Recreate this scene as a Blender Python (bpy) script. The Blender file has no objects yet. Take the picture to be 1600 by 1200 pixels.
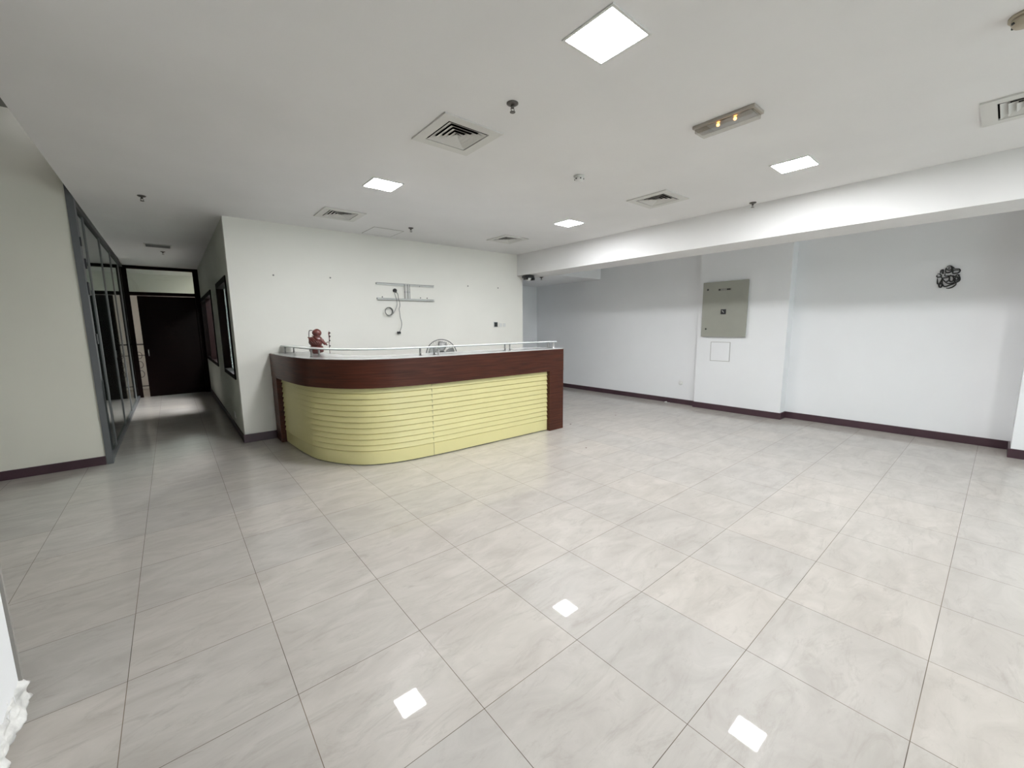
import bpy, bmesh, math, random
from mathutils import Vector, Matrix
random.seed(7)
C = bpy.context.scene.collection
PI = math.pi
# ------------------------------------------------------------ camera, world, exposure
F_PX, YAW, PITCH, ROLL = 636.5, 0.6929, -0.1426, -0.0104
CAM = Vector((-0.2838, -1.8749, 1.640))
fw = Vector((math.sin(YAW)*math.cos(PITCH), math.cos(YAW)*math.cos(PITCH), math.sin(PITCH)))
rt = Vector((math.cos(YAW), -math.sin(YAW), 0)); up = rt.cross(fw)
r2 = rt*math.cos(ROLL) + up*math.sin(ROLL); u2 = up*math.cos(ROLL) - rt*math.sin(ROLL)
cd = bpy.data.cameras.new('camera'); cam = bpy.data.objects.new('camera', cd); C.objects.link(cam)
cd.sensor_fit = 'HORIZONTAL'; cd.sensor_width = 36.0; cd.lens = 36.0*F_PX/1600.0
cd.clip_start = 0.05; cd.clip_end = 100
M = Matrix((r2, u2, -fw)).transposed().to_4x4(); M.translation = CAM; cam.matrix_world = M
bpy.context.scene.camera = cam
W = bpy.data.worlds.new('world'); bpy.context.scene.world = W; W.use_nodes = True
W.node_tree.nodes['Background'].inputs[0].default_value = (0.93, 0.96, 1.0, 1)
W.node_tree.nodes['Background'].inputs[1].default_value = 5.0   # daylight outside the rear windows
vs = bpy.context.scene.view_settings
vs.view_transform = 'Standard'; vs.look = 'None'; vs.gamma = 1; vs.use_curve_mapping = False
vs.exposure = 0.14
LAMP = 178.0                                   # emission of the ceiling panels
ZC = 3.138                                    # main ceiling height

# ------------------------------------------------------------ materials
def mat(name, col, rough=0.5, metal=0.0, coat=0.0, coat_rough=0.05, emit=None, estr=0, var=0.0, vscale=6.0, bump=0.0, bscale=200.0, spec=0.5):
    m = bpy.data.materials.new(name); m.use_nodes = True
    nt = m.node_tree; b = nt.nodes['Principled BSDF']
    b.inputs['Base Color'].default_value = (*col, 1); b.inputs['Roughness'].default_value = rough
    b.inputs['Metallic'].default_value = metal; b.inputs['Coat Weight'].default_value = coat
    b.inputs['Coat Roughness'].default_value = coat_rough
    b.inputs['Specular IOR Level'].default_value = spec
    if emit: b.inputs['Emission Color'].default_value = (*emit, 1); b.inputs['Emission Strength'].default_value = estr
    tc = nt.nodes.new('ShaderNodeTexCoord')
    if var > 0:
        n = nt.nodes.new('ShaderNodeTexNoise'); n.inputs['Scale'].default_value = vscale; n.inputs['Detail'].default_value = 5
        r = nt.nodes.new('ShaderNodeValToRGB')
        r.color_ramp.elements[0].position = .3; r.color_ramp.elements[1].position = .7
        r.color_ramp.elements[0].color = (*[c*(1-var) for c in col], 1); r.color_ramp.elements[1].color = (*[min(1, c*(1+var)) for c in col], 1)
        nt.links.new(tc.outputs['Object'], n.inputs['Vector']); nt.links.new(n.outputs['Fac'], r.inputs['Fac']); nt.links.new(r.outputs['Color'], b.inputs['Base Color'])
    if bump > 0:
        n2 = nt.nodes.new('ShaderNodeTexNoise'); n2.inputs['Scale'].default_value = bscale
        bp = nt.nodes.new('ShaderNodeBump'); bp.inputs['Strength'].default_value = bump; bp.inputs['Distance'].default_value = .002
        nt.links.new(tc.outputs['Object'], n2.inputs['Vector']); nt.links.new(n2.outputs['Fac'], bp.inputs['Height']); nt.links.new(bp.outputs['Normal'], b.inputs['Normal'])
    return m

def floor_mat():
    m = bpy.data.materials.new('polished_floor_tile'); m.use_nodes = True; nt = m.node_tree; b = nt.nodes['Principled BSDF']
    N = nt.nodes.new; L = nt.links.new
    tc = N('ShaderNodeTexCoord')
    br = N('ShaderNodeTexBrick'); br.offset = 0; br.squash = 1
    br.inputs['Scale'].default_value = 1; br.inputs['Brick Width'].default_value = .6; br.inputs['Row Height'].default_value = .6
    br.inputs['Mortar Size'].default_value = .0016; br.inputs['Mortar Smooth'].default_value = .3; br.inputs['Bias'].default_value = 0
    br.inputs['Color1'].default_value = (.48, .445, .41, 1); br.inputs['Color2'].default_value = (.44, .415, .39, 1)
    L(tc.outputs['Object'], br.inputs['Vector'])
    # cloudy stone figure, stretched a little
    mp = N('ShaderNodeMapping'); mp.inputs['Scale'].default_value = (1.2, 2.6, 1); mp.inputs['Rotation'].default_value = (0, 0, .6)
    L(tc.outputs['Object'], mp.inputs['Vector'])
    n1 = N('ShaderNodeTexNoise'); n1.inputs['Scale'].default_value = 2.2; n1.inputs['Detail'].default_value = 9; n1.inputs['Roughness'].default_value = .62; n1.inputs['Distortion'].default_value = .8
    L(mp.outputs['Vector'], n1.inputs['Vector'])
    r1 = N('ShaderNodeValToRGB'); e = r1.color_ramp.elements; e[0].position = .32; e[0].color = (.84, .83, .81, 1); e[1].position = .68; e[1].color = (1.04, 1.04, 1.03, 1)
    L(n1.outputs['Fac'], r1.inputs['Fac'])
    mx = N('ShaderNodeMix'); mx.data_type = 'RGBA'; mx.blend_type = 'MULTIPLY'; mx.inputs['Factor'].default_value = 1
    L(br.outputs['Color'], mx.inputs[6]); L(r1.outputs['Color'], mx.inputs[7])
    # scuffs and dirt marks
    n2 = N('ShaderNodeTexNoise'); n2.inputs['Scale'].default_value = 3.6; n2.inputs['Detail'].default_value = 10; n2.inputs['Roughness'].default_value = .75; n2.inputs['Distortion'].default_value = 1.5
    mp2 = N('ShaderNodeMapping'); mp2.inputs['Scale'].default_value = (.7, 2.4, 1); mp2.inputs['Rotation'].default_value = (0, 0, -.9); mp2.inputs['Location'].default_value = (3, 1, 0)
    L(tc.outputs['Object'], mp2.inputs['Vector']); L(mp2.outputs['Vector'], n2.inputs['Vector'])
    r2_ = N('ShaderNodeValToRGB'); e = r2_.color_ramp.elements; e[0].position = .53; e[0].color = (0, 0, 0, 1); e[1].position = .76; e[1].color = (.75, .75, .75, 1)
    L(n2.outputs['Fac'], r2_.inputs['Fac'])
    mx2 = N('ShaderNodeMix'); mx2.data_type = 'RGBA'; mx2.inputs[7].default_value = (.30, .27, .24, 1)
    L(r2_.outputs['Color'], mx2.inputs['Factor']); L(mx.outputs[2], mx2.inputs[6])
    # grout, here and there nearly filled
    n3 = N('ShaderNodeTexNoise'); n3.inputs['Scale'].default_value = 1.7; n3.inputs['Detail'].default_value = 3
    L(tc.outputs['Object'], n3.inputs['Vector'])
    r3 = N('ShaderNodeMapRange'); r3.inputs['From Min'].default_value = .35; r3.inputs['From Max'].default_value = .62; r3.inputs['To Min'].default_value = .25; r3.inputs['To Max'].default_value = 1
    L(n3.outputs['Fac'], r3.inputs['Value'])
    mu = N('ShaderNodeMath'); mu.operation = 'MULTIPLY'; L(br.outputs['Fac'], mu.inputs[0]); L(r3.outputs['Result'], mu.inputs[1])
    mx3 = N('ShaderNodeMix'); mx3.data_type = 'RGBA'; mx3.inputs[7].default_value = (.17, .13, .095, 1)
    L(mu.outputs[0], mx3.inputs['Factor']); L(mx2.outputs[2], mx3.inputs[6]); L(mx3.outputs[2], b.inputs['Base Color'])
    b.inputs['Roughness'].default_value = .38; b.inputs['Specular IOR Level'].default_value = .22
    b.inputs['Coat Weight'].default_value = .6; b.inputs['Coat Roughness'].default_value = .025; b.inputs['Coat IOR'].default_value = 1.42
    return m

def wood_mat(name='dark_wood', c0=(.042, .011, .006), c1=(.100, .027, .014), rough=.42, coat=.08, spec=.25):
    m = bpy.data.materials.new(name); m.use_nodes = True; nt = m.node_tree; b = nt.nodes['Principled BSDF']; N = nt.nodes.new; L = nt.links.new
    tc = N('ShaderNodeTexCoord'); mp = N('ShaderNodeMapping'); mp.inputs['Scale'].default_value = (1.2, 1.2, 26)
    n = N('ShaderNodeTexNoise'); n.inputs['Scale'].default_value = 2; n.inputs['Detail'].default_value = 7; n.inputs['Distortion'].default_value = .4
    r = N('ShaderNodeValToRGB'); r.color_ramp.elements[0].color = (*c0, 1); r.color_ramp.elements[1].color = (*c1, 1); r.color_ramp.elements[0].position = .3; r.color_ramp.elements[1].position = .7
    L(tc.outputs['Object'], mp.inputs['Vector']); L(mp.outputs['Vector'], n.inputs['Vector']); L(n.outputs['Fac'], r.inputs['Fac']); L(r.outputs['Color'], b.inputs['Base Color'])
    b.inputs['Roughness'].default_value = rough; b.inputs['Coat Weight'].default_value = coat; b.inputs['Coat Roughness'].default_value = .15; b.inputs['Specular IOR Level'].default_value = spec
    return m

def glass_mat(name, tint=(.92, .96, .95), refl=1.0, rough=.01):
    m = bpy.data.materials.new(name); m.use_nodes = True; nt = m.node_tree; N = nt.nodes.new; L = nt.links.new
    nt.nodes.remove(nt.nodes['Principled BSDF']); out = nt.nodes['Material Output']
    t = N('ShaderNodeBsdfTransparent'); t.inputs['Color'].default_value = (*tint, 1)
    g = N('ShaderNodeBsdfGlossy'); g.inputs['Roughness'].default_value = rough; g.inputs['Color'].default_value = (.95, .97, .96, 1)
    fr = N('ShaderNodeFresnel'); 
    ge = N('ShaderNodeNewGeometry'); mr = N('ShaderNodeMapRange'); mr.inputs['To Min'].default_value = 1.5; mr.inputs['To Max'].default_value = 1/1.5   # same coating on both faces of the pane
    L(ge.outputs['Backfacing'], mr.inputs['Value']); L(mr.outputs['Result'], fr.inputs['IOR'])
    mu = N('ShaderNodeMath'); mu.operation = 'MULTIPLY'; mu.use_clamp = True; mu.inputs[1].default_value = refl; L(fr.outputs[0], mu.inputs[0])
    ms = N('ShaderNodeMixShader'); L(mu.outputs[0], ms.inputs[0]); L(t.outputs[0], ms.inputs[1]); L(g.outputs[0], ms.inputs[2]); L(ms.outputs[0], out.inputs['Surface'])
    return m

def emit_mat(name, col, s):
    m = bpy.data.materials.new(name); m.use_nodes = True; nt = m.node_tree
    nt.nodes.remove(nt.nodes['Principled BSDF']); e = nt.nodes.new('ShaderNodeEmission'); e.inputs[0].default_value = (*col, 1); e.inputs[1].default_value = s
    nt.links.new(e.outputs[0], nt.nodes['Material Output'].inputs['Surface']); return m

m_floor = floor_mat()
m_ceil = mat('ceiling_paint', (.80, .79, .785), .9, var=.02, vscale=1.5, bump=.15)
m_back = mat('cream_wall_paint', (.84, .825, .77), .85, var=.02, vscale=1.2, bump=.2)
m_right = mat('white_wall_paint', (.85, .855, .87), .8, var=.02, vscale=1.0, bump=.2)
m_left = mat('beige_wall_paint', (.76, .735, .65), .85, var=.03, vscale=1.1, bump=.3)
m_hall = mat('corridor_wall_paint', (.66, .67, .60), .85, var=.03, vscale=1.1, bump=.2)
m_base = mat('purple_brown_skirting', (.060, .030, .040), .35, var=.15, vscale=3)
m_wood = wood_mat()
m_darkwood = wood_mat('very_dark_wood', (.0025, .0012, .0012), (.007, .0022, .002), .55, 0, .06)
m_yellow = mat('pale_yellow_panel', (.80, .735, .365), .45, var=.02, vscale=3, coat=.15, coat_rough=.25)
m_top = mat('grey_laminate', (.52, .52, .52), .25, coat=.3, coat_rough=.1)
m_steel = mat('brushed_steel', (.50, .49, .48), .35, metal=.9)
m_glass = glass_mat('clear_glass', (.86, .93, .91), 1.0)
m_pglass = glass_mat('smoked_partition_glass', (.50, .55, .53), .9, .03)
m_alu = mat('grey_aluminium', (.17, .175, .175), .55, metal=.2)
m_black = mat('black_plastic', (.012, .012, .014), .4)
m_white = mat('white_plastic', (.72, .72, .70), .45)
m_vent = mat('vent_enamel', (.66, .65, .62), .5)
m_duct = mat('dark_duct', (.01, .01, .01), .9)
m_lamp = emit_mat('lamp_panel_light', (.96, .98, 1.0), LAMP)
m_amber = emit_mat('amber_bulb_light', (1.0, .42, .10), 9)
m_panel = mat('grey_green_enamel', (.33, .33, .285), .42, var=.03, vscale=4)
m_red = mat('red_brown_resin', (.125, .030, .024), .38, var=.35, vscale=18, coat=.3)
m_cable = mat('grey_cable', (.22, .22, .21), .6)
m_rail = mat('white_metal_rail', (.62, .62, .60), .4, metal=.2)
m_fanbl = mat('pale_grey_fan_plastic', (.55, .56, .55), .4)
m_wire = mat('dark_fan_wire', (.09, .095, .10), .4, metal=.5)
m_plaster = mat('broken_plaster', (.72, .71, .69), .95, var=.25, vscale=14, bump=1.0, bscale=60)
m_dirtw = mat('old_putty', (.50, .47, .42), .9, var=.2, vscale=30)
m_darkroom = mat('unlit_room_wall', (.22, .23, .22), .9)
m_clear = glass_mat('clear_lamp_cover', (.78, .76, .72), 1.2, .08)
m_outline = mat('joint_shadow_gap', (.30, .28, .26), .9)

# ------------------------------------------------------------ helpers
def obj(name, bm, m, parent=None, smooth=False, mods=None):
    bmesh.ops.recalc_face_normals(bm, faces=bm.faces)
    me = bpy.data.meshes.new(name); bm.to_mesh(me); bm.free()
    o = bpy.data.objects.new(name, me); C.objects.link(o)
    ms = m if isinstance(m, (list, tuple)) else [m]
    for k in ms: me.materials.append(k)
    if smooth:
        for p in me.polygons: p.use_smooth = True
    if parent is not None:
        o.parent = parent; o.matrix_parent_inverse = Matrix.Translation(-Vector(parent.location)) if parent.parent is None else parent.matrix_parent_inverse.copy()
    return o
def sub(name, bm, m, parent, smooth=False):      # child of a mesh part (which sits at the world origin of its data)
    o = obj(name, bm, m, None, smooth); o.parent = parent; return o
def thing(name, label, cat, loc=(0, 0, 0), group=None):
    o = bpy.data.objects.new(name, None); C.objects.link(o); o.empty_display_size = .1
    o.location = loc; o['label'] = label; o['category'] = cat
    if group: o['group'] = group
    return o
def tag(o, label, cat, group=None):
    o['label'] = label; o['category'] = cat
    if group: o['group'] = group
    return o
def struct(name, bm, m, parent=None, smooth=False):
    o = obj(name, bm, m, parent, smooth)
    if parent is None: o['kind'] = 'structure'
    return o
def sempty(name, loc):
    o = bpy.data.objects.new(name, None); C.objects.link(o); o.location = loc; o['kind'] = 'structure'; return o
def NB(): return bmesh.new()
def box(bm, x0, x1, y0, y1, z0, z1, mi=0):
    v = [bm.verts.new(c) for c in ((x0,y0,z0),(x1,y0,z0),(x1,y1,z0),(x0,y1,z0),(x0,y0,z1),(x1,y0,z1),(x1,y1,z1),(x0,y1,z1))]
    for f in ((0,3,2,1),(4,5,6,7),(0,1,5,4),(1,2,6,5),(2,3,7,6),(3,0,4,7)):
        fc = bm.faces.new([v[i] for i in f]); fc.material_index = mi
    return bm
def bbox(*a, bev=0.0, seg=2):
    bm = box(NB(), *a)
    if bev: bmesh.ops.bevel(bm, geom=bm.edges[:], offset=bev, segments=seg, profile=.7, affect='EDGES')
    return bm
def holed(bm, u0, u1, v0, v1, w0, w1, holes, ax):
    """slab spanning u,v with rectangular through holes; thickness w; ax maps (u,v,w)->xyz"""
    us = sorted({u0, u1, *[h[0] for h in holes], *[h[1] for h in holes]}); vv = sorted({v0, v1, *[h[2] for h in holes], *[h[3] for h in holes]})
    cache = {}
    def V(a, b, c):
        k = (round(a,5), round(b,5), round(c,5))
        if k not in cache: cache[k] = bm.verts.new(ax(a, b, c))
        return cache[k]
    cell = {}
    for i in range(len(us)-1):
        for j in range(len(vv)-1):
            cu, cv = (us[i]+us[i+1])/2, (vv[j]+vv[j+1])/2
            cell[i, j] = not any(h[0] < cu < h[1] and h[2] < cv < h[3] for h in holes)
    for (i, j), s in cell.items():
        if not s: continue
        a, b, c, d = us[i], us[i+1], vv[j], vv[j+1]
        bm.faces.new((V(a,c,w0), V(b,c,w0), V(b,d,w0), V(a,d,w0))); bm.faces.new((V(a,c,w1), V(b,c,w1), V(b,d,w1), V(a,d,w1)))
        if not cell.get((i-1, j), False): bm.faces.new((V(a,c,w0), V(a,d,w0), V(a,d,w1), V(a,c,w1)))
        if not cell.get((i+1, j), False): bm.faces.new((V(b,c,w0), V(b,d,w0), V(b,d,w1), V(b,c,w1)))
        if not cell.get((i, j-1), False): bm.faces.new((V(a,c,w0), V(b,c,w0), V(b,c,w1), V(a,c,w1)))
        if not cell.get((i, j+1), False): bm.faces.new((V(a,d,w0), V(b,d,w0), V(b,d,w1), V(a,d,w1)))
    return bm
def spline(pts, n=8, closed=False):
    P = [Vector(p) for p in pts]; out = []
    m = len(P)
    rng = range(m if closed else m-1)
    for i in rng:
        p0 = P[i-1] if (closed or i > 0) else P[0]*2-P[1]; p1 = P[i]; p2 = P[(i+1) % m]
        p3 = P[(i+2) % m] if (closed or i+2 < m) else P[-1]*2-P[-2]
        for k in range(n):
            t = k/n
            out.append(.5*((2*p1)+(p2-p0)*t+(2*p0-5*p1+4*p2-p3)*t*t+(3*p1-p0-3*p2+p3)*t**3))
    if not closed: out.append(P[-1].copy())
    return out
def tube(bm, pts, r, n=8, closed=False, cap=True):
    P = [Vector(p) for p in pts]; rings = []; m = len(P); prev = None
    R = r if isinstance(r, (list, tuple)) else [r]*m
    for i, p in enumerate(P):
        if closed: t = P[(i+1) % m]-P[i-1]
        else: t = P[min(i+1, m-1)]-P[max(i-1, 0)]
        t.normalize()
        if prev is None:
            a = Vector((0, 0, 1)) if abs(t.z) < .9 else Vector((1, 0, 0)); s = t.cross(a).normalized()
        else: s = (prev - t*prev.dot(t)).normalized()
        prev = s; b = t.cross(s)
        rings.append([bm.verts.new(p+(s*math.cos(2*PI*k/n)+b*math.sin(2*PI*k/n))*R[i]) for k in range(n)])
    for i in range(m if closed else m-1):
        A, B = rings[i], rings[(i+1) % m]
        for k in range(n): bm.faces.new((A[k], A[(k+1) % n], B[(k+1) % n], B[k]))
    if cap and not closed: bm.faces.new(rings[0]); bm.faces.new(rings[-1])
    return bm
def lathe(bm, prof, c=(0, 0, 0), n=24, axis='Z', rot=None):
    rings = []; c = Vector(c)
    for r, z in prof:
        ring = []
        for k in range(n):
            a = 2*PI*k/n; v = Vector((r*math.cos(a), r*math.sin(a), z))
            if rot is not None: v = rot @ v
            ring.append(bm.verts.new(c+v))
        rings.append(ring)
    for i in range(len(rings)-1):
        for k in range(n): bm.faces.new((rings[i][k], rings[i][(k+1) % n], rings[i+1][(k+1) % n], rings[i+1][k]))
    bm.faces.new(rings[0]); bm.faces.new(rings[-1])
    return bm
def sweep(bm, path, prof, closed_prof=True):
    """path: list of (x,y); prof: list of (offset to the left of travel, z)"""
    m = len(path); rings = []
    for i in range(m):
        a = Vector(path[max(i-1, 0)]); b = Vector(path[min(i+1, m-1)]); t = (b-a).normalized(); nrm = Vector((-t.y, t.x)); p = Vector(path[i])
        rings.append([bm.verts.new((p.x+nrm.x*o, p.y+nrm.y*o, z)) for o, z in prof])
    k = len(prof)
    for i in range(m-1):
        for j in range(k if closed_prof else k-1):
            bm.faces.new((rings[i][j], rings[i][(j+1) % k], rings[i+1][(j+1) % k], rings[i+1][j]))
    if closed_prof: bm.faces.new(rings[0]); bm.faces.new(rings[-1])
    return bm
def copy_tree(o, parent=None):
    c = o.copy(); C.objects.link(c)
    if parent is not None: c.parent = parent; c.matrix_parent_inverse = o.matrix_parent_inverse.copy()
    for ch in list(o.children): copy_tree(ch, c)
    return c

# ------------------------------------------------------------ the setting
struct('floor', box(NB(), -5.2, 8.4, -7.0, 14.0, -.08, 0), m_floor)
VENTS = [(1.62, 1.07), (1.62, 3.99), (4.42, .99), (4.42, 3.87), (4.47, -1.86)]
VH = .185
holes = [(x-VH, x+VH, y-VH, y+VH) for x, y in VENTS]
struct('ceiling', holed(NB(), -.98, 8.4, -7.0, 14.0, ZC, ZC+.7, holes, lambda a, b, c: (a, b, c)), m_ceil)
struct('ceiling_raised', box(NB(), -5.2, -.98, -7.0, 14.0, 3.95, 4.05), mat('darkened_ceiling', (.22, .22, .20), .9))  # coloured dark so the top of the left wall stays in shade
beam = bpy.context.scene
struct('ceiling_beam', box(NB(), 5.60, 6.20, -7.0, 6.6, 2.70, ZC), m_ceil)
struct('ceiling_recess', box(NB(), 6.20, 7.95, 4.40, 6.6, 2.70, ZC), m_right)
# back wall and the room behind it
struct('wall_back', box(NB(), .40, 5.75, 5.0, 5.12, 0, ZC), m_back)
struct('wall_passage', box(NB(), 5.60, 5.75, 5.12, 6.6, 0, ZC), m_right)
struct('wall_passage_end', box(NB(), 5.60, 8.0, 6.6, 6.72, 0, ZC), m_right)
WIN = [(5.34, 6.80, .92, 2.36), (8.10, 11.20, .92, 2.36)]
struct('wall_corridor', holed(NB(), 5.12, 11.4, 0, ZC, .40, .48, WIN, lambda a, b, c: (c, a, b)), m_hall)
struct('wall_office_back', box(NB(), .52, 5.6, 11.4, 11.5, 0, ZC), m_right)
struct('wall_office_side', box(NB(), 4.2, 4.3, 5.12, 11.4, 0, ZC), m_right)
# right wall
struct('wall_right', box(NB(), 7.83, 7.97, -7.0, .45, 0, ZC), m_right)
struct('wall_right_pier', box(NB(), 7.59, 7.97, .45, 1.95, 0, ZC), m_right)
struct('wall_right_far', box(NB(), 7.69, 7.97, 1.95, 6.6, 0, ZC), m_right)
struct('wall_right_near_pier', box(NB(), 7.37, 7.97, -3.0, -2.06, 0, ZC), m_right)
# left side
struct('wall_left', box(NB(), -5.1, -1.04, 5.05, 5.17, 0, 3.95), m_left)
struct('wall_left_side', box(NB(), -5.2, -5.1, -7.0, 14.0, 0, 3.95), m_left)
struct('wall_rear', holed(NB(), -5.2, 8.4, 0, 3.95, -7.1, -7.0, [(.6, 3.4, .9, 2.9), (3.8, 6.6, .9, 2.9)], lambda a, b, c: (a, c, b)), m_right)
for wx in (.6, 3.8):  # rear windows out of view, added to bring daylight in
    w = sempty('window_%d' % (3 if wx < 1 else 4), (wx+1.4, -7.05, .9))
    obj('window_frame', holed(NB(), wx, wx+2.8, .9, 2.9, -7.08, -7.02, [(wx+.06, wx+1.37, .96, 2.84), (wx+1.43, wx+2.74, .96, 2.84)], lambda a, b, c: (a, c, b)), m_alu, w)
    obj('window_pane', box(NB(), wx+.06, wx+2.74, -7.052, -7.048, .96, 2.84), m_glass, w)
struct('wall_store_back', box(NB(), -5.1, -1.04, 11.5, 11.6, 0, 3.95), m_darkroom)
struct('wall_landing', box(NB(), -5.1, 8.0, 13.3, 13.4, 0, 3.95), m_back)
# near left column with broken plaster foot
col = sempty('column', (-1.12, .44, 0))
bm = box(NB(), -1.32, -.93, .15, .68, .085, 3.95)
bmesh.ops.bevel(bm, geom=[e for e in bm.edges if abs(e.verts[0].co.x+.93) < .01 and abs(e.verts[1].co.x+.93) < .01 and abs(e.verts[0].co.z-e.verts[1].co.z) > 1], offset=.008, segments=2, affect='EDGES')
obj('shaft', bm, m_right, col)
bm = box(NB(), -1.30, -.915, .17, .695, .0, .17)
bmesh.ops.subdivide_edges(bm, edges=bm.edges[:], cuts=26, use_grid_fill=True)
from mathutils import noise
for v in bm.verts:
    q = v.co*11; d = noise.noise(q)*.030 + noise.noise(q*3.1)*.016 + noise.noise(q*7)*.004
    if v.co.z > .005:
        v.co.x += d if v.co.x > -1.0 else 0; v.co.y += d*.9 if (v.co.y > .6 or v.co.y < .2) else 0
    if v.co.z > .15: v.co.z += noise.noise(q*1.3+Vector((5, 1, 2)))*.045; v.co.x -= .018
    if v.co.z < .05 and v.co.x > -1.0: v.co.x -= .03 + .03*noise.noise(q*.6)
    v.co.z = max(v.co.z, 0)
obj('broken_plaster', bm, m_plaster, col, True)
obj('edge_shade_strip', box(NB(), -.965, -.922, .685, .70, .10, 3.1), m_outline, col)  # shade on the shaft's far edge, put in as a dark strip

# baseboards
def baseb(name, *a): struct(name, bbox(*a, bev=.004), m_base)
baseb('baseboard_left', -5.1, -1.045, 5.033, 5.05, 0, .105)
baseb('baseboard_back', .383, 5.75, 4.983, 5.0, 0, .12)
baseb('baseboard_corridor', .383, .40, 4.984, 11.3, 0, .10)
baseb('baseboard_right', 7.812, 7.83, -2.06, .432, 0, .11)
bm = NB(); box(bm, 7.572, 7.59, .432, 1.968, 0, .11); box(bm, 7.59, 7.83, .432, .45, 0, .11); box(bm, 7.59, 7.69, 1.95, 1.968, 0, .11)
struct('baseboard_pier', bm, m_base)
baseb('baseboard_right_far', 7.672, 7.69, 1.968, 6.6, 0, .10)
baseb('baseboard_passage_end', 5.75, 7.672, 6.582, 6.6, 0, .10)
bm = NB(); box(bm, 7.352, 7.37, -3.0, -2.042, 0, .11); box(bm, 7.37, 7.83, -2.06, -2.042, 0, .11)
struct('baseboard_near_pier', bm, m_base)

# corridor windows
for i, (y0, y1, z0, z1) in enumerate(WIN):
    w = sempty('window_%d' % (i+1), (.45, y0, z0))
    bm = NB(); t = .055
    holed(bm, y0-.03, y1+.03, z0-.03, z1+.03, .385, .490, [(y0+t, y1-t, z0+t*.7, z1-t)] if i == 0 else [(y0+t, (y0+y1)/2-.05, z0+t*.7, z1-t), ((y0+y1)/2+.05, y1-t, z0+t*.7, z1-t)], lambda a, b, c: (c, a, b))
    obj('window_frame', bm, m_darkwood, w)
    obj('window_pane', box(NB(), .46, .464, (y0+y1)/2, y1-t, z0+t*.7, z1-t), m_glass, w)
    obj('window_sill', bbox(.4905, .66, y0, y1, z0-.03, z0+.01, bev=.004), m_white, w)

# door at the corridor end
d1 = sempty('door_1', (-.3, 11.4, 0))
bm = holed(NB(), -1.02, .40, 0, 3.125, 11.36, 11.46, [(-.93, .29, -.01, 2.44), (-.93, .29, 2.52, 3.055)], lambda a, b, c: (a, c, b))
obj('door_frame', bm, m_darkwood, d1)
obj('transom_pane', box(NB(), -.93, .29, 11.41, 11.414, 2.52, 3.055), m_glass, d1)
def leaf_bm():
    bm = bbox(0, 1.10, -.03, .03, .004, 2.432, bev=.003)
    return bm
lf = obj('door_leaf', leaf_bm(), m_darkwood, None); lf.parent = d1; lf.matrix_parent_inverse = Matrix.Translation(-Vector(d1.location))
lf.location = (.2895, 11.43, 0); lf.rotation_euler = (0, 0, PI-.0)
bm = NB(); tube(bm, spline([(1.02, .02, 1.0), (1.02, .075, 1.02), (1.02, .075, 1.13), (1.02, .02, 1.15)], 5), .009, 8)
h = sub('door_handle', bm, m_steel, lf, True)

# glass partition of the corridor
gp = thing('glass_partition', 'tall grey-framed glass partition lining the left side of the dark corridor', 'partition', (-1.0, 8.0, 0))
XG = -1.02
ms = [5.92, 7.50, 9.02, 10.55]
obj('hinge_post', box(NB(), XG-.03, XG+.03, 5.17, 5.27, 0, 3.9), m_alu, gp)
obj('end_post', box(NB(), XG-.02, XG+.04, 5.03, 5.17, 0, 3.9), mat('dark_grey_post', (.12, .125, .13), .5), gp)
for y in ms: obj('mullion', bbox(XG-.014, XG+.014, y-.035, y+.035, 0, ZC, bev=.003), m_alu, gp)
obj('top_rail', box(NB(), XG-.03, XG+.03, 5.27, 11.36, ZC-.06, ZC), mat('dark_rail', (.05, .052, .05), .5), gp)
obj('bottom_rail', box(NB(), XG-.03, XG+.03, 5.27, 11.36, 0, .05), m_alu, gp)
ys = [5.27]+ms+[11.36]
for a, b in zip(ys[:-1], ys[1:]): obj('glass_pane', box(NB(), XG-.004, XG+.004, a+.03, b-.03, .05, ZC-.06), m_pglass, gp)
for z0, z1, y0, y1 in ((2.05, 2.20, 5.10, 5.24), (1.47, 1.59, 5.14, 5.22), (2.60, 2.70, 5.045, 5.09), (2.36, 2.48, 5.2, 5.24)):
    obj('hinge_plate', bbox(XG+.03, XG+.052, y0, y1, z0, z1, bev=.003), m_black, gp)
bm = NB(); n = 20; L_ = []; R_ = []
for i in range(n+1):
    z = .16+(1.03-.16)*i/n
    L_.append((5.045+.012*noise.noise(Vector((0, 0, z*9))), z)); R_.append((5.15+.030*noise.noise(Vector((3, 0, z*8))), z))
for xx in (XG+.041, XG+.046):
    vs_ = [[bm.verts.new((xx, y, z)) for y, z in s] for s in (L_, R_)]
    for i in range(n): bm.faces.new((vs_[0][i], vs_[0][i+1], vs_[1][i+1], vs_[1][i]))
bm.verts.ensure_lookup_table()
obj('torn_film', bm, mat('torn_black_film', (.012, .018, .02), .5), gp)
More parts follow.
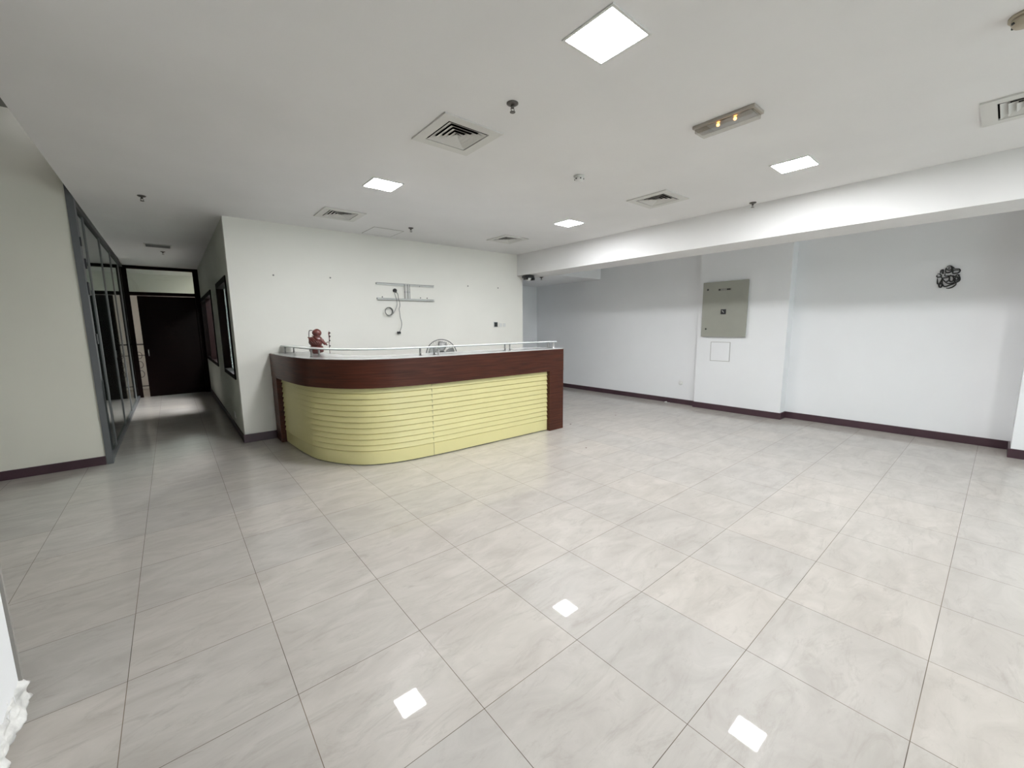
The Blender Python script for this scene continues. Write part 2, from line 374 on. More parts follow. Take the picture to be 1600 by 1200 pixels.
# room behind the partition: a pale notice band and unlit wall
# stair railing on the landing
ra = thing('stair_railing', 'scrolled metal stair railing seen through the gap of the corridor door', 'railing', (-.9, 12.9, 0))
bm = NB(); tube(bm, [(-2.5, 12.9, 1.24), (.3, 12.9, 1.24)], .018, 8); tube(bm, [(-2.5, 12.9, .12), (.3, 12.9, .12)], .012, 8); tube(bm, [(-2.5, 12.9, .95), (.3, 12.9, .95)], .009, 8)
obj('rail', bm, m_wire, ra, True)
for k in range(9):
    x = -2.3+k*.31
    bm = NB(); tube(bm, [(x, 12.9, 0), (x, 12.9, 1.24)], .011, 6); obj('baluster', bm, m_wire, ra)
    bm = NB()
    for z in (.35, .6, .85): tube(bm, [(x+.075+.06*math.cos(a*PI/8), 12.9, z+.1+.09*math.sin(a*PI/8)) for a in range(16)], .007, 6, closed=True)
    obj('scroll', bm, m_wire, ra)

# ------------------------------------------------------------ ceiling lamps
def make_lamp():
    t = thing('ceiling_lamp', '', 'ceiling light', (0, 0, ZC), 'square ceiling lamps')
    bm = holed(NB(), -.165, .165, -.165, .165, ZC-.008, ZC-.0005, [(-.150, .150, -.150, .150)], lambda a, b, c: (a, b, c))
    f = obj('frame', bm, m_white, t); f.matrix_parent_inverse = Matrix.Translation((0, 0, -ZC))
    d = obj('diffuser', box(NB(), -.1495, .1495, -.1495, .1495, ZC-.005, ZC-.0005), m_lamp, t); d.matrix_parent_inverse = Matrix.Translation((0, 0, -ZC))
    return t
lamp0 = make_lamp()
LPS = [(1.63, -.375, 'square white ceiling lamp at the very top of the photo, largest of them'),
       (1.61, 2.52, 'square white ceiling lamp above the curved end of the reception desk'),
       (4.43, 2.44, 'small square white ceiling lamp near the far end of the beam'),
       (4.47, -.42, 'square white ceiling lamp beside the beam, right of the emergency light'),
       (1.63, -3.3, 'square white ceiling lamp behind the camera on the left'), (4.45, -3.3, 'square white ceiling lamp behind the camera on the right')]
for i, (x, y, lb) in enumerate(LPS):
    o = lamp0 if i == 0 else copy_tree(lamp0)
    o.location = (x, y, ZC); o['label'] = lb
o = copy_tree(lamp0); o.location = (1.36, 7.9, ZC); o.scale = (2.6, 2.6, 1); o['label'] = 'square ceiling lamp in the office behind the corridor windows'
o = copy_tree(lamp0); o.location = (1.7, 12.4, ZC); o['label'] = 'added unseen ceiling lamp that lights the stair landing'  # unseen lamp, added to brighten the landing behind the door
for c_ in o.children:
    if c_.name.startswith('diffuser'): c_.data = c_.data.copy(); c_.data.materials[0] = emit_mat('landing_fill_light', (1.0, .86, .72), 135)

# ------------------------------------------------------------ air vents
def frustum(bm, b, t, z0, z1, th=.003):
    rings = []
    for h_, z in ((b, z0), (t, z1), (t-th, z1), (b-th, z0)):
        rings.append([bm.verts.new((sx*h_, sy*h_, z)) for sx, sy in ((-1, -1), (1, -1), (1, 1), (-1, 1))])
    for i in range(4):
        A, B = rings[i], rings[(i+1) % 4]
        for k in range(4): bm.faces.new((A[k], A[(k+1) % 4], B[(k+1) % 4], B[k]))
def make_vent():
    t = thing('air_vent', '', 'air vent', (0, 0, ZC), 'square louvred ceiling vents')
    P = Matrix.Translation((0, 0, -ZC))
    bm = holed(NB(), -.262, .262, -.262, .262, ZC-.012, ZC-.0005, [(-VH+.003, VH-.003, -VH+.003, VH-.003)], lambda a, b, c: (a, b, c))
    o = obj('frame', bm, m_vent, t); o.matrix_parent_inverse = P
    bm = NB(); rings = [[bm.verts.new((sx*h_, sy*h_, z)) for sx, sy in ((-1,-1),(1,-1),(1,1),(-1,1))] for h_, z in ((VH-.0015, ZC), (VH-.0015, ZC+.3))]
    for k in range(4): bm.faces.new((rings[0][k], rings[0][(k+1) % 4], rings[1][(k+1) % 4], rings[1][k]))
    bm.faces.new(rings[1]); o = obj('duct', bm, m_duct, t); o.matrix_parent_inverse = P
    for b in (.171, .134, .097, .060):
        bm = NB(); frustum(bm, b, b-.042, ZC-.012, ZC+.009); o = obj('louvre', bm, m_vent, t); o.matrix_parent_inverse = P
    bm = NB(); frustum(bm, .030, .010, ZC-.012, ZC+.006); box(bm, -.010, .010, -.010, .010, ZC+.002, ZC+.006); o = obj('centre_cone', bm, m_vent, t); o.matrix_parent_inverse = P
    return t
v0 = make_vent()
VL = ['large square louvred vent above the open floor, nearest ceiling vent on the left', 'square louvred vent close to the cream back wall above the figurine', 'square louvred vent between the beam and the smoke detector',
      'thin dark-looking square vent near the corner of beam and back wall', 'square louvred vent cut by the right edge of the photo']
for i, (x, y) in enumerate(VENTS):
    o = v0 if i == 0 else copy_tree(v0)
    o.location = (x, y, ZC); o['label'] = VL[i]
# access hatch in the ceiling
hx0, hx1, hy0, hy1 = 2.24, 2.72, 4.39, 4.91
t = thing('ceiling_hatch', 'square access hatch outline in the ceiling near the back wall', 'hatch', (2.48, 4.65, ZC))
obj('hatch_panel', box(NB(), hx0+.004, hx1-.004, hy0+.004, hy1-.004, ZC-.003, ZC-.0005), m_ceil, t)
obj('hatch_rim', holed(NB(), hx0-.002, hx1+.002, hy0-.002, hy1+.002, ZC-.0035, ZC-.0005, [(hx0+.0045, hx1-.0045, hy0+.0045, hy1-.0045)], lambda a, b, c: (a, b, c)), m_outline, t)

# sprinklers
m_spk = mat('tarnished_brass', (.12, .11, .10), .4, metal=.6)
def make_sprinkler():
    t = thing('sprinkler', '', 'sprinkler', (0, 0, 0), 'ceiling sprinkler heads')
    bm = NB(); lathe(bm, [(.040, -.001), (.040, -.006), (.026, -.014), (.012, -.016)], n=20); obj('escutcheon', bm, m_spk, t, True)
    bm = NB(); lathe(bm, [(.011, -.014), (.011, -.034), (.007, -.036)], n=12)
    for s in (-1, 1): tube(bm, spline([(s*.009, 0, -.030), (s*.014, 0, -.042), (s*.003, 0, -.058)], 4), .0025, 6)
    obj('head_body', bm, m_spk, t, True)
    bm = NB(); lathe(bm, [(.019, -.056), (.019, -.059), (.003, -.060)], n=16); obj('deflector', bm, m_spk, t)
    return t
s0 = make_sprinkler()
SP = [(1.66, .43, ZC, 'sprinkler head right of the largest vent, nearest one'), (-.38, 4.54, ZC, 'sprinkler head above the corridor entrance'), (-.24, 8.8, ZC, 'sprinkler head deep inside the corridor beside the slim grille'),
      (2.71, 4.12, ZC, 'sprinkler head above the wall bracket near the hatch'), (5.50, .32, ZC, 'sprinkler head close against the beam'), (6.19, 4.86, 2.70, 'tiny sprinkler head under the low passage ceiling')]
for i, (x, y, z, lb) in enumerate(SP):
    o = s0 if i == 0 else copy_tree(s0)
    o.location = (x, y, z); o['label'] = lb
# smoke detectors
def smoke(x, y, m, lb, s=1.0):
    t = thing('smoke_detector', lb, 'smoke detector', (x, y, ZC), 'smoke detectors')
    bm = NB(); lathe(bm, [(.055*s, -.0005), (.055*s, -.012), (.050*s, -.014)], (x, y, ZC), 28); obj('base_ring', bm, m, t, True)
    bm = NB(); lathe(bm, [(.046*s, -.014), (.046*s, -.028), (.038*s, -.045), (.012*s, -.052)], (x, y, ZC), 28); obj('sensor_head', bm, m, t, True)
    for k in range(6):
        a = k*PI/3; cx, cy = x+.0455*s*math.cos(a), y+.0455*s*math.sin(a)
        bm = NB(); lathe(bm, [(.008, -.034), (.008, -.026)], (cx-.003*math.cos(a), cy-.003*math.sin(a), ZC-.003), 8); obj('slot', bm, m_black, t)
smoke(3.07, 1.06, m_white, 'round white smoke detector on the ceiling above the desk end')
smoke(3.13, -1.79, mat('yellowed_plastic', (.45, .40, .31), .6), 'yellowed detector in the top right corner of the photo', 1.25)

# emergency light
t = thing('emergency_light', 'slim rectangular emergency light with two glowing amber bulbs', 'emergency light', (3.03, -.40, ZC))
ex0, ex1, ey0, ey1 = 2.955, 3.125, -.615, -.175
obj('housing', bbox(ex0, ex1, ey0, ey1, ZC-.022, ZC-.0005, bev=.006), mat('beige_grey_plastic', (.42, .38, .34), .5), t)
bm = bbox(ex0+.012, ex1-.012, ey0+.012, ey1-.012, ZC-.055, ZC-.0225, bev=.012, seg=3); obj('cover', bm, m_clear, t)
for y in (-.35, -.47):
    bm = NB(); bmesh.ops.create_uvsphere(bm, u_segments=14, v_segments=8, radius=.011, matrix=Matrix.Translation((3.0, y, ZC-.037))); obj('bulb', bm, m_amber, t, True)
obj('reflector', box(NB(), ex0+.02, ex1-.02, ey0+.03, ey1-.1, ZC-.0245, ZC-.0225), m_steel, t)
# slim corridor grille
t = thing('ceiling_grille', 'slim rectangular grey grille on the corridor ceiling', 'grille', (-.30, 8.1, ZC))
obj('frame', bbox(-.49, -.11, 7.93, 8.26, ZC-.012, ZC-.0005, bev=.003), m_vent, t)
for k in range(5): obj('slat', box(NB(), -.47, -.13, 7.96+k*.06, 7.985+k*.06, ZC-.018, ZC-.012), mat('slat_grey', (.2, .2, .19), .6) if k == 0 else bpy.data.materials['slat_grey'], t)

# dome camera under the beam
t = thing('dome_camera', 'black hooded dome camera hanging under the beam at the passage opening', 'camera', (5.71, 4.77, 2.70))
c = (5.71, 4.77, 2.70)
bm = NB(); lathe(bm, [(.06, -.0005), (.125, -.012), (.135, -.035), (.128, -.058), (.10, -.062)], c, 28); obj('hood', bm, m_black, t, True)
bm = NB(); lathe(bm, [(.07, -.055), (.066, -.085), (.045, -.112), (.012, -.122)], c, 20); obj('dome', bm, m_white, t, True)
for s in (-1, 1): obj('flap', bbox(c[0]+s*.095-.02, c[0]+s*.095+.02, c[1]-.09, c[1]+.02, c[2]-.105, c[2]-.05, bev=.008), m_black, t)

# ------------------------------------------------------------ reception desk
ZT, ZB = 1.272, .938
rd = thing('reception_desk', 'curved reception desk with dark wood band, pale yellow slatted front and glass shelf', 'reception desk', (2.0, 3.2, 0))
outer = [(.80, 4.98), (.805, 4.70), (.822, 4.30), (.862, 3.80), (.93, 3.42), (1.10, 3.06), (1.32, 2.80), (1.58, 2.665), (1.88, 2.60), (2.30, 2.565), (2.90, 2.552), (3.60, 2.54), (4.13, 2.532), (4.43, 2.528)]
OP = [(v.x, v.y) for v in spline([(x, y, 0) for x, y in outer], 6)]
def shift(path, d):       # to the left of travel = inward
    out = []
    for i in range(len(path)):
        a = Vector(path[max(i-1, 0)]); b = Vector(path[min(i+1, len(path)-1)]); tt = (b-a).normalized()
        out.append((path[i][0]-tt.y*d, path[i][1]+tt.x*d))
    return out
bm = sweep(NB(), OP, [(0, ZB), (0, ZT-.002), (.04, ZT-.002), (.04, ZB)])
obj('wood_band', bm, m_wood, rd, True).modifiers.new('e', 'EDGE_SPLIT').split_angle = .6
# counter top (laminate slab, slightly inside)
bm = sweep(NB(), shift(OP, .004), [(0, ZT-.002), (0, ZT+.006), (.60, ZT+.006), (.60, ZT-.03), (.036, ZT-.03), (.036, ZT-.002)])
obj('counter_top', bm, m_top, rd)
# yellow slatted front
yl = [p for p in shift(OP, .066) if p[0] < 4.10 and p[1] < 4.64]; yl = [(.872, 4.66)] + yl + [(4.13, 2.592)]
prof = []
nsl = 11; z0 = .010; first = .175; sl = (ZB-first)/nsl
prof.append((0, z0)); prof.append((0, first-.006)); prof.append((.010, first-.002))
for k in range(nsl):
    za = first+k*sl; zb_ = za+sl
    prof.append((-.010, za+.004)); prof.append((.006, zb_-.006)); prof.append((.018, zb_-.001))
prof += [(.03, ZB), (.03, z0)]
bm = sweep(NB(), yl, prof)
obj('front_panel', bm, m_yellow, rd)
bm = sweep(NB(), shift(yl, .012), [(0, 0), (0, .012), (.02, .012), (.02, 0)]); obj('plinth', bm, m_black, rd)
# vertical joint in the front panel
jx = min(range(len(yl)), key=lambda i: abs(yl[i][0]-2.16))
obj('panel_joint', box(NB(), 2.158, 2.161, yl[jx][1]-.006, yl[jx][1]+.02, .012, ZB-.005), mat('joint_line', (.45, .42, .25), .8), rd)
# end posts
obj('end_post', bbox(4.13, 4.43, 2.530, 2.90, 0, ZB+.0005, bev=.002), m_wood, rd)
obj('end_panel', box(NB(), 4.41, 4.43, 2.575, 2.90, ZB+.001, ZT-.031), m_wood, rd)
obj('end_post', bbox(.803, .915, 4.66, 4.98, 0, ZB+.02, bev=.002), m_wood, rd)
# inner wall of the desk, worktop
bm = sweep(NB(), shift(OP, .34), [(0, .0), (0, ZT-.03), (.02, ZT-.03), (.02, 0)]); obj('inner_panel', bm, m_wood, rd)
bm = sweep(NB(), shift(OP, .36), [(0, .73), (0, .76), (.45, .76), (.45, .73)]); obj('worktop', bm, m_top, rd)
# glass shelf
gl = shift(OP, .15)
gl[0] = (gl[0][0], 4.97)
bm = sweep(NB(), gl, [(0, 1.372), (0, 1.384), (.16, 1.384), (.16, 1.372)])
m_shelf = mat('frosted_shelf_glass', (.80, .82, .81), .25); 
obj('glass_shelf', bm, m_shelf, rd)
bm = sweep(NB(), shift(gl, -.003), [(0, 1.3715), (0, 1.3765), (.003, 1.3765), (.003, 1.3715)]); obj('shelf_edge', bm, mat('dark_green_glass_edge', (.07, .10, .10), .2), rd)
def post(x, y):
    bm = NB(); lathe(bm, [(.022, ZT+.0065), (.022, ZT+.010), (.0125, ZT+.011), (.0125, 1.3655), (.018, 1.3665), (.018, 1.3715)], (x, y, 0), 16)
    obj('shelf_post', bm, m_steel, rd, True)
for x, y in ((.975, 4.80), (1.09, 4.80), (1.05, 3.66), (1.15, 3.70), (2.33, 2.74), (2.33, 2.85), (2.13, 2.85), (3.5, 2.72), (3.5, 2.84), (4.37, 2.69), (4.37, 2.81)): post(x, y)

# ------------------------------------------------------------ figurine on the counter
fx, fy, fz = 1.265, 4.26, ZT+.006; FS = 1.06
fg = thing('figurine', 'red-brown figurine of a round-headed crouching figure beside a beaded staff', 'figurine', (fx, fy, fz))
RX = Vector((.775, -.632, 0)); RY = Vector((.632, .775, 0))     # across the view / away, in plan
def fp(a, b, c): return Vector((fx, fy, fz))+(RX*a+RY*b+Vector((0, 0, c)))*FS
def blob(bm, c, rad, amp=.0, seg=(20, 14), tilt=0):
    bm2 = NB(); bmesh.ops.create_uvsphere(bm2, u_segments=seg[0], v_segments=seg[1], radius=1)
    for v in bm2.verts:
        q = v.co.copy(); q = Vector((q.x*rad[0], q.y*rad[1], q.z*rad[2])); q *= 1+amp*noise.noise(v.co*3.0+Vector(c)*7)
        if tilt: q = Matrix.Rotation(tilt, 3, 'Y') @ q
        v.co = fp(c[0]+q.x, c[1]+q.y, c[2]+q.z)
    me = bpy.data.meshes.new('tmp'); bm2.to_mesh(me); bm2.free(); bm.from_mesh(me); bpy.data.meshes.remove(me)
bm = NB(); blob(bm, (.0, 0, .055), (.092, .075, .056), .25); obj('base', bm, m_red, fg, True)
bm = NB(); blob(bm, (-.005, 0, .155), (.088, .07, .072), .22, tilt=.35); blob(bm, (.035, -.01, .20), (.06, .05, .035), .2, tilt=.5)
tube(bm, spline([fp(.05, 0, .20), fp(.085, 0, .165), fp(.12, 0, .125), fp(.145, 0, .112)], 6), [.026]*7+[.020]*6+[.008]*6, 10)
for k in range(4): tube(bm, spline([fp(-.07+.03*k, -.062, .22-.012*k), fp(-.03+.03*k, -.074, .17), fp(.02+.02*k, -.062, .115)], 6), .006, 6)
obj('robe', bm, m_red, fg, True)
bm = NB(); blob(bm, (.020, 0, .272), (.057, .055, .052), .08); obj('head', bm, m_red, fg, True)
bm = NB(); blob(bm, (.043, -.043, .262), (.012, .012, .009)); blob(bm, (.012, -.050, .268), (.022, .010, .006), 0, (12, 8)); tube(bm, spline([fp(-.03, -.03, .236), fp(.02, -.05, .226), fp(.06, -.03, .24)], 5), .006, 6); obj('face', bm, m_red, fg, True)
bm = NB(); tube(bm, spline([fp(-.085, .02, .14), fp(-.09, .01, .22), fp(-.085, .01, .285), (fp(-.068, 0, .305)), fp(-.035, 0, .305)], 6), .005, 8); obj('loop_handle', bm, m_black, fg, True)
bm = NB(); tube(bm, [fp(.172, 0, .0), fp(.170, 0, .12), fp(.178, 0, .20), fp(.176, 0, .27), fp(.182, 0, .295)], [.0035, .0035, .006, .008, .002], 8)
tube(bm, spline([fp(.145, 0, .112), fp(.135, 0, .13), fp(.145, 0, .148), fp(.172, 0, .150)], 5), .004, 8)
obj('staff', bm, m_red, fg, True)
for a, c in ((.188, .27), (.186, .225), (.180, .17), (.178, .10)):
    bm = NB(); blob(bm, (a, 0, c), (.010, .010, .011), 0, (10, 8)); obj('bead', bm, m_black, fg, True)

# ------------------------------------------------------------ pedestal fan behind the desk
fc = Vector((2.785, 3.45, 1.222)); fan = thing('pedestal_fan', 'round pedestal fan with grey guard standing behind the desk', 'fan', (2.87, 3.55, 0))
dv = (CAM-fc); dv.z = 0; dv.normalize(); dv = (dv+Vector((.12, .0, .10))).normalized(); RF = dv.to_track_quat('Z', 'Y').to_matrix()
def FP(x, y, z): return fc+RF @ Vector((x, y, z))
R0 = .225
bm = NB(); tube(bm, [FP(R0*math.cos(a*PI/24), R0*math.sin(a*PI/24), 0) for a in range(48)], .006, 8, closed=True); obj('guard_ring', bm, m_wire, fan, True)
def grill(sgn):
    bm = NB()
    for k in range(44):
        a = 2*PI*k/44
        tube(bm, [FP(R0*s*math.cos(a), R0*s*math.sin(a), sgn*z) for s, z in ((.22, .062), (.6, .058), (.88, .038), (1, .002))], .0012, 4, cap=False)
    for s, z in ((.45, .061), (.72, .052)): tube(bm, [FP(R0*s*math.cos(a*PI/20), R0*s*math.sin(a*PI/20), sgn*z) for a in range(40)], .0015, 4, closed=True)
    return bm
obj('front_guard', grill(1), m_steel, fan); obj('rear_guard', grill(-1), m_steel, fan)
bm = NB(); lathe(bm, [(.002, .072), (.045, .070), (.058, .062), (.058, .054), (.04, .05)], fc, 24, rot=RF); obj('badge', bm, m_black, fan, True)
bm = NB(); lathe(bm, [(.03, .03), (.034, .02), (.034, -.03), (.02, -.035)], fc, 16, rot=RF)
obj('blade_hub', bm, m_black, fan, True)
for k in range(5):
    a0 = k*2*PI/5+.2; bm = NB(); grid = []
    for i in range(7):
        s = .032+.165*i/6; row = []
        for j in range(5):
            w = (j/4-.5)*(.55+.45*math.sin(PI*i/6*.85+.3)); a = a0+w; row.append(bm.verts.new(FP(s*math.cos(a), s*math.sin(a), .022*(j/4-.5)*2)))
        grid.append(row)
    for i in range(6):
        for j in range(4): bm.faces.new((grid[i][j], grid[i][j+1], grid[i+1][j+1], grid[i+1][j]))
    bmesh.ops.solidify(bm, geom=bm.faces[:], thickness=.002); obj('blade', bm, m_fanbl, fan, True)
bm = NB(); lathe(bm, [(.03, -.06), (.06, -.07), (.062, -.13), (.045, -.17), (.01, -.18)], fc, 20, rot=RF); obj('motor', bm, m_wire, fan, True)
pb = fc - dv*.11; pb.z = 0
bm = NB(); tube(bm, [(pb.x, pb.y, .03), (pb.x, pb.y, 1.16)], .014, 12); obj('pole', bm, m_steel, fan, True)
bm = NB(); lathe(bm, [(.20, .0), (.20, .015), (.17, .03), (.03, .045)], (pb.x, pb.y, 0), 28); obj('base', bm, m_white, fan, True)

# ------------------------------------------------------------ back wall fittings
YB = 4.999
br = thing('tv_bracket', 'empty wall bracket of two long thin white rails with short uprights', 'wall bracket', (3.0, YB, 2.25))
for z in (2.370, 2.122):
    bm = NB(); box(bm, 2.46, 3.55, YB-.004, YB, z-.020, z+.010); box(bm, 2.46, 3.55, YB-.030, YB-.004, z+.004, z+.010); box(bm, 2.46, 3.55, YB-.030, YB-.004, z-.020, z-.015)
    obj('rail', bm, m_rail, br)
    obj('rail_shadow_line', box(NB(), 2.46, 3.55, YB-.032, YB-.028, z+.010, z+.015) if z > 2.2 else box(NB(), 2.46, 3.55, YB-.032, YB-.028, z-.027, z-.020), m_cable, br)  # shadow line along each rail, modelled as a grey strip
for x, w, mm in ((2.962, .010, m_cable), (2.99, .012, m_rail), (3.02, .006, m_cable), (3.04, .012, m_rail), (3.06, .005, m_cable)):
    obj('upright', box(NB(), x-w/2, x+w/2, YB-.036, YB-.028, 2.130, 2.375), mm, br)
obj('cross_plate', box(NB(), 2.965, 3.07, YB-.028, YB-.004, 2.235, 2.255), m_rail, br)
for x, z in ((2.466, 2.372), (3.267, 2.355), (2.562, 2.147), (3.277, 2.154), (3.411, 2.153), (2.47, 2.122)):
    bm = NB(); lathe(bm, [(.009, 0), (.009, .008), (.005, .011)], (x, YB, z), 10, rot=Matrix.Rotation(PI/2, 3, 'X')); obj('bolt', bm, m_black, br, True)
cb = thing('power_cable', 'thin grey cable with a black plug and a small coil hanging from the wall hole', 'cable', (2.80, YB, 2.25))
bm = NB(); lathe(bm, [(.036, 0), (.036, .012), (.024, .022), (.006, .024)], (2.792, YB, 2.263), 18, rot=Matrix.Rotation(PI/2, 3, 'X')); obj('cable_outlet', bm, m_black, cb, True)
pts = [(2.808, 2.229), (2.828, 2.197), (2.837, 2.115), (2.853, 2.066), (2.855, 2.0), (2.84, 1.95), (2.847, 1.867), (2.852, 1.801), (2.871, 1.725), (2.87, 1.658), (2.845, 1.583), (2.816, 1.546)]
YW = 4.958
bm = NB(); tube(bm, spline([(2.80, 4.985, 2.255)]+[(x, YW, z) for x, z in pts], 5), .0055, 8); obj('cord', bm, m_cable, cb, True)
pts = [(2.768, 2.219), (2.782, 2.163), (2.801, 2.098), (2.801, 2.016), (2.78, 1.958), (2.756, 1.916), (2.725, 1.866)]
bm = NB(); tube(bm, spline([(2.785, 4.985, 2.25)]+[(x, YW, z) for x, z in pts], 5), .0045, 8); obj('cord', bm, m_cable, cb, True)
bm = NB()
for j in range(4): tube(bm, [(2.651+(.070-.003*j)*math.cos(a*PI/16), YW-.01+.009*j, 1.902+(.070-.004*(j % 2))*math.sin(a*PI/16)) for a in range(32)], .0055, 6, closed=True)
obj('cable_coil', bm, m_cable, cb, True)
bm = bbox(2.785, 2.845, 4.945, 4.975, 1.515, 1.555, bev=.006); obj('plug', bm, m_black, cb)
t = thing('wall_switch', 'small black wall controller beside a white plate on the back wall', 'switch', (4.99, YB, 1.67))
obj('back_plate', bbox(4.935, 5.045, YB-.008, YB, 1.605, 1.725, bev=.003), m_white, t)
obj('black_face', bbox(4.950, 5.030, YB-.022, YB-.008, 1.618, 1.712, bev=.004), m_black, t)
obj('screen', box(NB(), 4.965, 5.015, YB-.0232, YB-.022, 1.665, 1.700), mat('dim_screen', (.05, .06, .06), .1), t)
t = thing('wall_socket', 'flat white double socket plate right of the black controller', 'socket', (5.17, YB, 1.65))
obj('plate', bbox(5.075, 5.265, YB-.010, YB, 1.600, 1.705, bev=.003), m_back, t)
for x in (5.12, 5.22): obj('socket_face', bbox(x-.035, x+.035, YB-.013, YB-.010, 1.615, 1.69, bev=.001), m_white, t)
for i, (x, z, lb) in enumerate(((.947, 2.398, 'leftmost tiny screw on the cream back wall'), (1.734, 2.412, 'tiny screw in the wall between the corridor corner and the bracket'), (4.318, 2.419, 'tiny screw in the back wall right of the bracket'), (5.069, 2.419, 'tiny screw in the back wall nearest the beam'))):
    bm = NB(); lathe(bm, [(.012, 0), (.012, .006), (.007, .009)], (x, YB, z), 10, rot=Matrix.Rotation(PI/2, 3, 'X')); tag(obj('wall_screw', bm, m_cable), lb, 'screw', 'screws in the back wall')

# corridor wall socket
t = thing('corridor_socket', 'white socket plate low on the corridor wall near its corner', 'socket', (.39, 6.0, .25))
obj('plate', bbox(.390, .3995, 5.90, 6.08, .205, .295, bev=.002), m_white, t); obj('socket_face', bbox(.386, .390, 5.93, 5.99, .22, .28, bev=.001), m_white, t)

# ------------------------------------------------------------ right wall fittings
ep = thing('electrical_panel', 'grey-green metal electrical cabinet door on the white pier', 'electrical panel', (7.56, 1.46, 1.9))
obj('cabinet_body', bbox(7.555, 7.589, 1.075, 1.845, 1.405, 2.385, bev=.003), m_panel, ep)
pd = obj('cabinet_door', bbox(7.530, 7.553, 1.065, 1.855, 1.395, 2.395, bev=.006), m_panel, ep)
for y, z in ((1.765, 2.262), (1.765, 1.537)):
    bm = NB(); lathe(bm, [(.016, 0), (.016, .006), (.010, .009)], (7.530, y, z), 14, rot=Matrix.Rotation(-PI/2, 3, 'Y')); obj('lock', bm, m_black, ep, True)
bm = bbox(7.515, 7.530, 1.415, 1.505, 1.805, 1.895, bev=.006); obj('switch_plate', bm, m_black, ep)
bm = NB(); tube(bm, [(7.508, 1.445, 1.835), (7.508, 1.478, 1.872)], .009, 8); obj('switch_knob', bm, m_steel, ep, True)
obj('name_plate', box(NB(), 7.5285, 7.530, 1.34, 1.575, 2.225, 2.272), mat('plate_grey', (.27, .27, .23), .4), ep)
for y0, y1 in ((1.535, 1.57), (1.475, 1.52), (1.44, 1.46), (1.36, 1.425)): obj('plate_mark', box(NB(), 7.5275, 7.5285, y0, y1, 2.236, 2.262), m_cable if y1 < 1.53 and y0 > 1.43 else m_black, ep)
ha = thing('wall_hatch', 'small square white access cover in the pier below the electrical cabinet', 'hatch', (7.588, 1.5, 1.1))
obj('cover', bbox(7.583, 7.589, 1.334, 1.672, .945, 1.288, bev=.001), m_right, ha)
obj('rim', holed(NB(), 1.327, 1.679, .938, 1.295, 7.584, 7.5895, [(1.333, 1.673, .944, 1.289)], lambda a, b, c: (c, a, b)), m_outline, ha)
t = thing('blank_plate', 'small round white blanking plate low on the far right wall', 'wall plate', (7.68, 2.3, .44))
bm = NB(); lathe(bm, [(.045, 0), (.045, .008), (.035, .012)], (7.689, 2.29, .44), 20, rot=Matrix.Rotation(-PI/2, 3, 'Y')); obj('plate', bm, m_white, t, True)
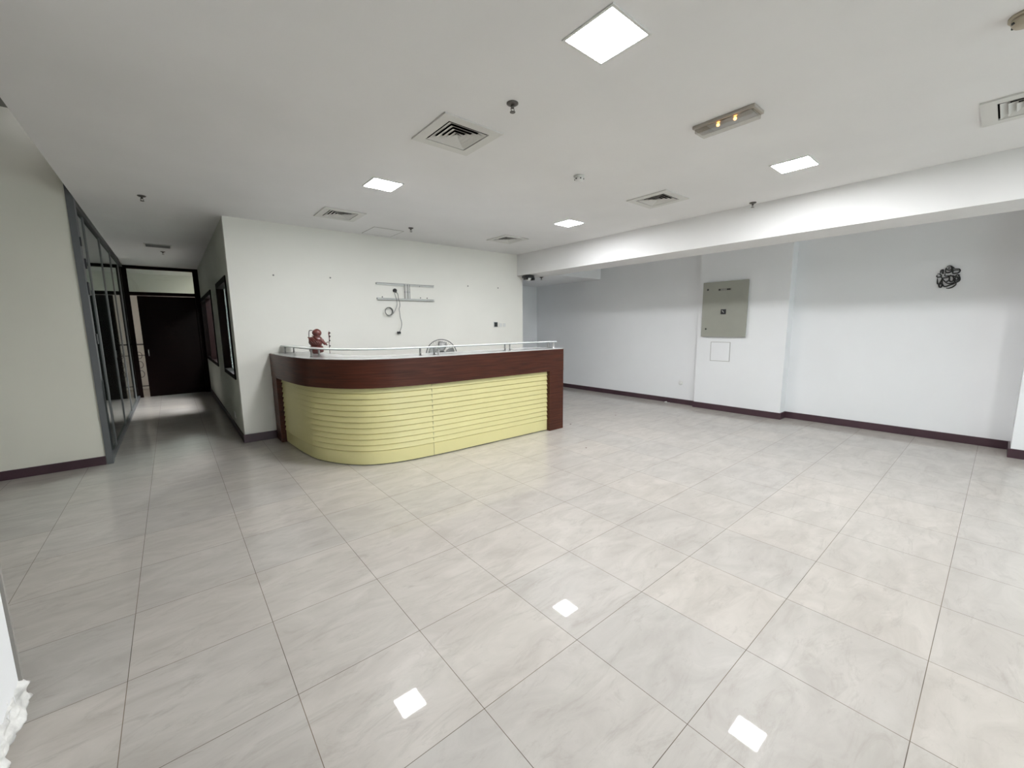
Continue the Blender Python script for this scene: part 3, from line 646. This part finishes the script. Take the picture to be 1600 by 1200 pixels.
# calligraphy emblem
ST = [[(0.016,0.163),(-0.013,0.168),(-0.03,0.157),(-0.032,0.12),(-0.01,0.114),(0.019,0.13),(0.015,0.15)],[(0.003,0.14),(-0.014,0.144)],[(0.023,0.143),(0.021,0.092),(-0.004,0.081),(-0.032,0.095),(-0.041,0.119),(-0.035,0.153),(-0.057,0.134)],[(-0.052,0.126),(-0.078,0.123),(-0.102,0.117),(-0.111,0.095),(-0.098,0.072),(-0.073,0.066),(-0.049,0.068),(-0.049,0.102),(-0.08,0.107),(-0.101,0.1)],[(-0.116,0.037),(-0.092,0.048),(-0.071,0.025),(-0.052,0.035),(-0.014,0.039),(0.022,0.042),(0.022,0.076)],[(0.067,0.08),(0.065,0.118),(0.047,0.12),(0.046,0.078),(0.034,0.077)],[(0.097,0.075),(0.076,0.073),(0.059,0.054),(0.06,0.033),(0.084,0.031),(0.1,0.041),(0.096,0.062)],[(0.095,0.024),(0.059,0.029),(0.043,0.015),(-0.001,0.019),(-0.015,0.03),(-0.023,0.004),(-0.017,-0.024),(0.008,-0.039),(0.028,-0.016),(0.043,0.015)],[(0.091,0.015),(0.083,-0.054),(0.063,-0.055),(0.049,-0.014),(0.046,0.011)],[(0.043,0.015),(0.039,-0.062),(0.041,-0.1),(0.059,-0.102),(0.068,-0.072),(0.051,-0.061),(0.037,-0.074)],[(0.036,-0.058),(0.021,-0.093),(-0.001,-0.099),(-0.04,-0.081),(-0.077,-0.063),(-0.095,-0.039)],[(-0.022,0.013),(-0.029,-0.03),(-0.045,-0.039),(-0.061,-0.028),(-0.061,0.009),(-0.047,0.027)],[(-0.062,0.026),(-0.07,-0.025),(-0.087,-0.051),(-0.112,-0.037),(-0.119,-0.013),(-0.112,0.021),(-0.098,0.039)],[(-0.073,-0.0),(-0.087,-0.026),(-0.101,-0.019),(-0.102,0.005),(-0.086,0.019),(-0.073,-0.001)],[(0.01,-0.047),(-0.024,-0.063),(-0.056,-0.061),(-0.077,-0.042)],[(-0.003,-0.12),(-0.03,-0.124),(-0.061,-0.112),(-0.087,-0.085),(-0.091,-0.06)]]
bm = NB()
for s in ST:
    P_ = spline([(7.815, -1.3+a, 2.2+b) for a, b in s], 5); k = len(P_)
    tube(bm, P_, [.0045+.0045*math.sin(PI*(i+.5)/k) for i in range(k)], 6)
for a, b in ((.06, .10), (-.02, .15), (-.03, .05), (.0, -.03), (-.08, -.03), (.05, -.05)): box(bm, 7.815, 7.829, -1.3+a-.003, -1.3+a+.003, 2.2+b-.003, 2.2+b+.003)
tag(obj('wall_emblem', bm, mat('black_metal', (.015, .016, .016), .45)), 'black metal rosette of flowing calligraphy high on the right wall', 'wall art')

# crumbs on the floor by the baseboards
for i, (x, y, s, lb) in enumerate(((7.60, 2.55, .028, 'crumpled white paper scrap against the far right skirting'), (7.58, 2.47, .020, 'smaller white paper scrap beside the larger one by the skirting'))):
    bm = NB(); bmesh.ops.create_icosphere(bm, subdivisions=2, radius=s)
    for v in bm.verts: v.co *= 1+.5*noise.noise(v.co*60); v.co.z = max(v.co.z*.5, -s*.35)
    bmesh.ops.translate(bm, vec=(x, y, s*.35+.001), verts=bm.verts); tag(obj('paper_scrap', bm, m_white), lb, 'paper scrap', 'paper scraps')
for i, (x, y, s, lb) in enumerate(((4.69, 2.60, .014, 'dark speck of debris on the floor right beside the desk post'), (5.80, 2.51, .012, 'dark speck of debris in mid floor, farthest from the desk'), (3.86, 1.57, .010, 'dark speck of debris on the floor in front of the desk'))):
    bm = NB(); bmesh.ops.create_icosphere(bm, subdivisions=1, radius=s)
    for v in bm.verts: v.co.z *= .25; v.co.x *= 1.5
    bmesh.ops.translate(bm, vec=(x, y, s*.25), verts=bm.verts); tag(obj('debris', bm, m_wood), lb, 'debris', 'floor debris')
